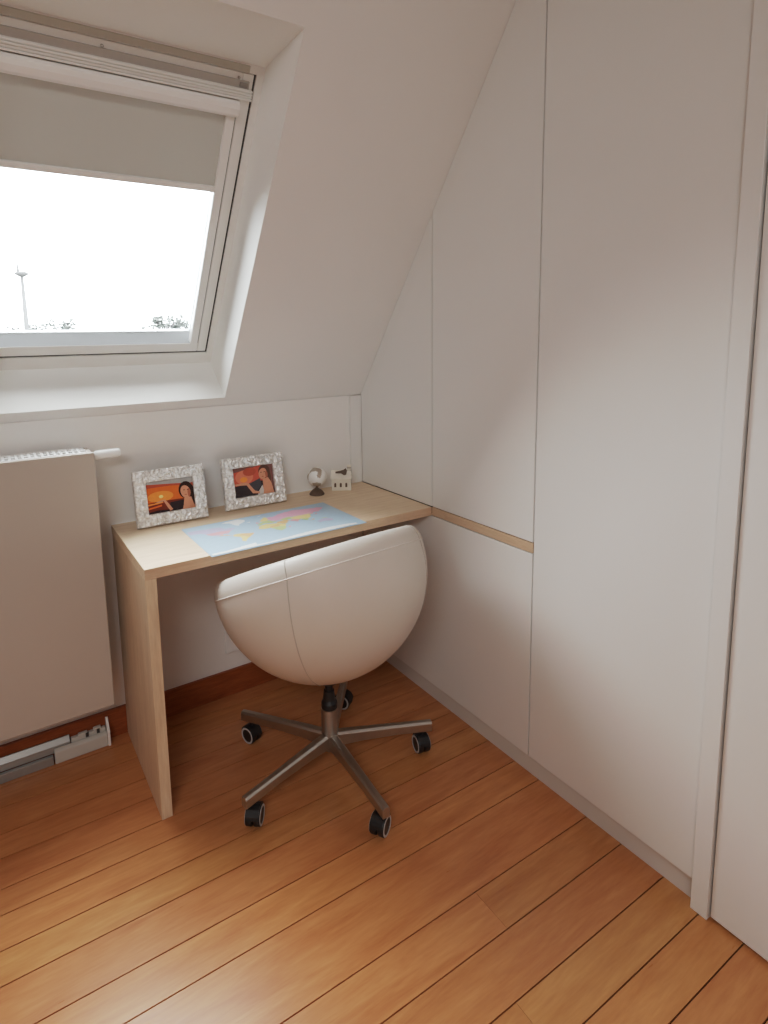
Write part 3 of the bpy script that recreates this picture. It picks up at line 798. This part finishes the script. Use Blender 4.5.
# ------------------------------------------------------------------ outside: ground, street lamp, trees
GZ = -6.0
bm = bmesh.new(); poly(bm, [(-120, 1.5, GZ), (120, 1.5, GZ), (120, 160, GZ), (-120, 160, GZ)]); struct(obj('ground', bm, M['grass']))
CAM = Vector((-1.3157, -2.0491, 1.3634))
lp = CAM+Vector((.0745, 1.165, 0))*26; lp.z = GZ
sl_ = empty('street_lamp', lp); tag(sl_, 'tall grey street lamp outside the window with a flat round head', 'street lamp')
top = CAM.z+26*.108-GZ
bm = bmesh.new(); lathe(bm, [(.20, 0), (.17, .6), (.135, 6.5), (.06, top)], n=20); obj('pole', bm, M['lamp'], sl_, smooth=True)
bm = bmesh.new(); lathe(bm, [(0, -.06), (.08, -.04), (.20, .02), (.29, .09), (.29, .13), (.15, .19), (0, .21)], (0, 0, top), n=24, cap=False); obj('lamp_head', bm, M['lamp'], sl_, smooth=True)
bm = bmesh.new(); lathe(bm, [(.08, .1), (.05, .3), (.012, .66)], (-.13, 0, top), n=10); obj('finial', bm, M['lamp'], sl_, smooth=True)

def tree(px_dir, dist, ztop, rad, label, seed, n=1500):
    rr = random.Random(seed)
    p = CAM+Vector((px_dir[0], px_dir[1], 0))*dist; p.z = GZ
    h = ztop-GZ
    t = empty('tree', p); tag(t, label, 'tree', 'trees seen through the roof window')
    bm = bmesh.new(); fl_ = bmesh.new()
    tube(bm, [(0, 0, 0), (.08, .05, h*.3), (-.05, 0, h*.6), (.05, 0, h*.85)], [.20, .16, .10, .03], 10)
    tips = []
    for i in range(46):
        a = rr.uniform(0, 2*PI); z0 = h*rr.uniform(.45, .93); L = rad*rr.uniform(.45, 1.05)*(1.12-.55*max(0, (z0/h-.5)/.5))
        e = Vector((math.cos(a)*L, math.sin(a)*L, min(z0+L*rr.uniform(.3, 1.3), h+.1-.5*rr.random()*abs(math.cos(a)*L)/rad)))
        m_ = Vector((e.x*.5, e.y*.5, z0+(e.z-z0)*.4))
        tube(bm, [(0, 0, z0), m_, e], [.06, .035, .012], 6)
        tips.append((m_, e))
    obj('trunk', bm, M['bark'], t, smooth=True)
    for i in range(n):
        a, b = rr.choice(tips)
        c = a.lerp(b, rr.uniform(.2, 1.0))+Vector((rr.gauss(0, .20), rr.gauss(0, .20), rr.gauss(0, .17)))
        q = Matrix.Rotation(rr.uniform(0, 6.3), 3, 'Z') @ Matrix.Rotation(rr.uniform(-1.2, 1.2), 3, 'X')
        s = rr.uniform(.07, .15)
        poly(fl_, [c+q @ Vector(v)*s for v in ((-1, 0, 0), (0, -.55, .1), (1, 0, 0), (0, .55, .1))])
    obj('foliage', fl_, M['leaf'], t, fixn=False)
tree((.266, 1.032), 34, CAM.z+34*.032, 2.5, 'bushy pale tree at the lower right corner of the window pane', 3, 4200)
tree((.120, 1.135), 36, CAM.z+36*.031, 1.7, 'feathery tree top just right of the street lamp outside', 5, 2600)
tree((.088, 1.150), 41, CAM.z+41*.028, 1.0, 'small tree top close behind the street lamp outside', 8, 1400)
tree((.045, 1.16), 37, CAM.z+37*.026, 1.2, 'low tree top left of the street lamp at the window edge', 9, 1600)

# ------------------------------------------------------------------ light
w = bpy.data.worlds.new('world'); bpy.context.scene.world = w; w.use_nodes = True
nt = w.node_tree; nt.nodes.clear()
bg = nt.nodes.new('ShaderNodeBackground'); ow = nt.nodes.new('ShaderNodeOutputWorld'); nt.links.new(bg.outputs[0], ow.inputs[0])
tcw = nt.nodes.new('ShaderNodeTexCoord'); sx = nt.nodes.new('ShaderNodeSeparateXYZ'); rw = nt.nodes.new('ShaderNodeValToRGB')
nt.links.new(tcw.outputs['Generated'], sx.inputs[0]); nt.links.new(sx.outputs['Z'], rw.inputs[0])
rw.color_ramp.elements[0].position = 0; rw.color_ramp.elements[0].color = (.90, .955, 1, 1)       # overcast, brighter towards the zenith
rw.color_ramp.elements[1].position = .9; rw.color_ramp.elements[1].color = (.94, .98, 1, 1)
nt.links.new(rw.outputs[0], bg.inputs[0]); bg.inputs[1].default_value = 24.0
def area(name, loc, rot, sx_, sy_, power, colr, portal=False):
    l = bpy.data.lights.new(name, 'AREA'); l.shape = 'RECTANGLE'; l.size = sx_; l.size_y = sy_; l.energy = power; l.color = colr
    o = bpy.data.objects.new(name, l); col.objects.link(o); o.location = loc; o.rotation_euler = rot
    if portal: l.cycles.is_portal = True
    return o
cen = Sp((GX0+GX1)/2, (GU0+GU1)/2, DEP+.075)
inward = -(Sp(0, 0, 1)-Sp(0, 0, 0))
pl = area('window_portal', cen, (0, 0, 0), GX1-GX0+.02, GU1-GU0+.02, 1, (1, 1, 1), True)
pl.rotation_euler = inward.to_track_quat('-Z', 'Y').to_euler()
area('room_fill', (-1.7, YB+.03, 1.35), (math.radians(90), 0, 0), 1.5, 1.3, 3.2, (1, .98, .96))  # added fill panel on the unseen back wall, no fixture there
lm = area('ceiling_fill', (-2.2, -2.8, CEIL-.12), (0, 0, 0), 1.1, .9, 9.5, (1, .985, .965))  # added soft fill from above and behind, not an actual ceiling lamp
lm.data.spread = math.radians(92)
lm.rotation_euler = (Vector((-.6, -.3, .7))-lm.location).to_track_quat('-Z', 'Y').to_euler()

# ------------------------------------------------------------------ camera
cd = bpy.data.cameras.new('camera'); cam = bpy.data.objects.new('camera', cd); col.objects.link(cam)
yaw, pitch, roll, F, PX, PY = -.573, -.1418, -.0168, 590.135, 362.135, 419.32
cyw, syw, cp, sp_ = math.cos(yaw), math.sin(yaw), math.cos(pitch), math.sin(pitch)
fwd = Vector((-syw*cp, cyw*cp, sp_)); rt = Vector((cyw, syw, 0)); up = rt.cross(fwd)
r2 = rt*math.cos(roll)+up*math.sin(roll); u2 = up*math.cos(roll)-rt*math.sin(roll)
m3 = Matrix((r2, u2, -fwd)).transposed()
cam.matrix_world = Matrix.Translation(CAM) @ m3.to_4x4()
cd.sensor_fit = 'VERTICAL'; cd.sensor_height = 36; cd.sensor_width = 27; cd.lens = F/1024*36
cd.shift_x = (384-PX)/1024; cd.shift_y = -(512-PY)/1024
cd.clip_start = .02; cd.clip_end = 400
sc = bpy.context.scene; sc.camera = cam
sc.view_settings.view_transform = 'Standard'; sc.view_settings.look = 'None'
sc.view_settings.exposure = 0.12; sc.view_settings.gamma = 1.0
vs = sc.view_settings; vs.use_curve_mapping = True       # soft shoulder of a phone camera
cmp_ = vs.curve_mapping; cmp_.white_level = (4, 4, 4); cmp_.black_level = (0, 0, 0)
cv = cmp_.curves[3]
cv.points[0].location = (0, 0); cv.points[1].location = (1, .97)
for x_, y_ in ((.0125, .042), (.03, .115), (.065, .265), (.115, .425), (.19, .555), (.30, .665), (.55, .82)): cv.points.new(x_, y_)
cmp_.update()
cy = sc.cycles
cy.use_denoising = True
try: cy.denoiser = 'OPENIMAGEDENOISE'
except Exception: pass
cy.max_bounces = 12; cy.diffuse_bounces = 8; cy.glossy_bounces = 4; cy.transparent_max_bounces = 8
cy.sample_clamp_indirect = 6; cy.caustics_reflective = False; cy.caustics_refractive = False
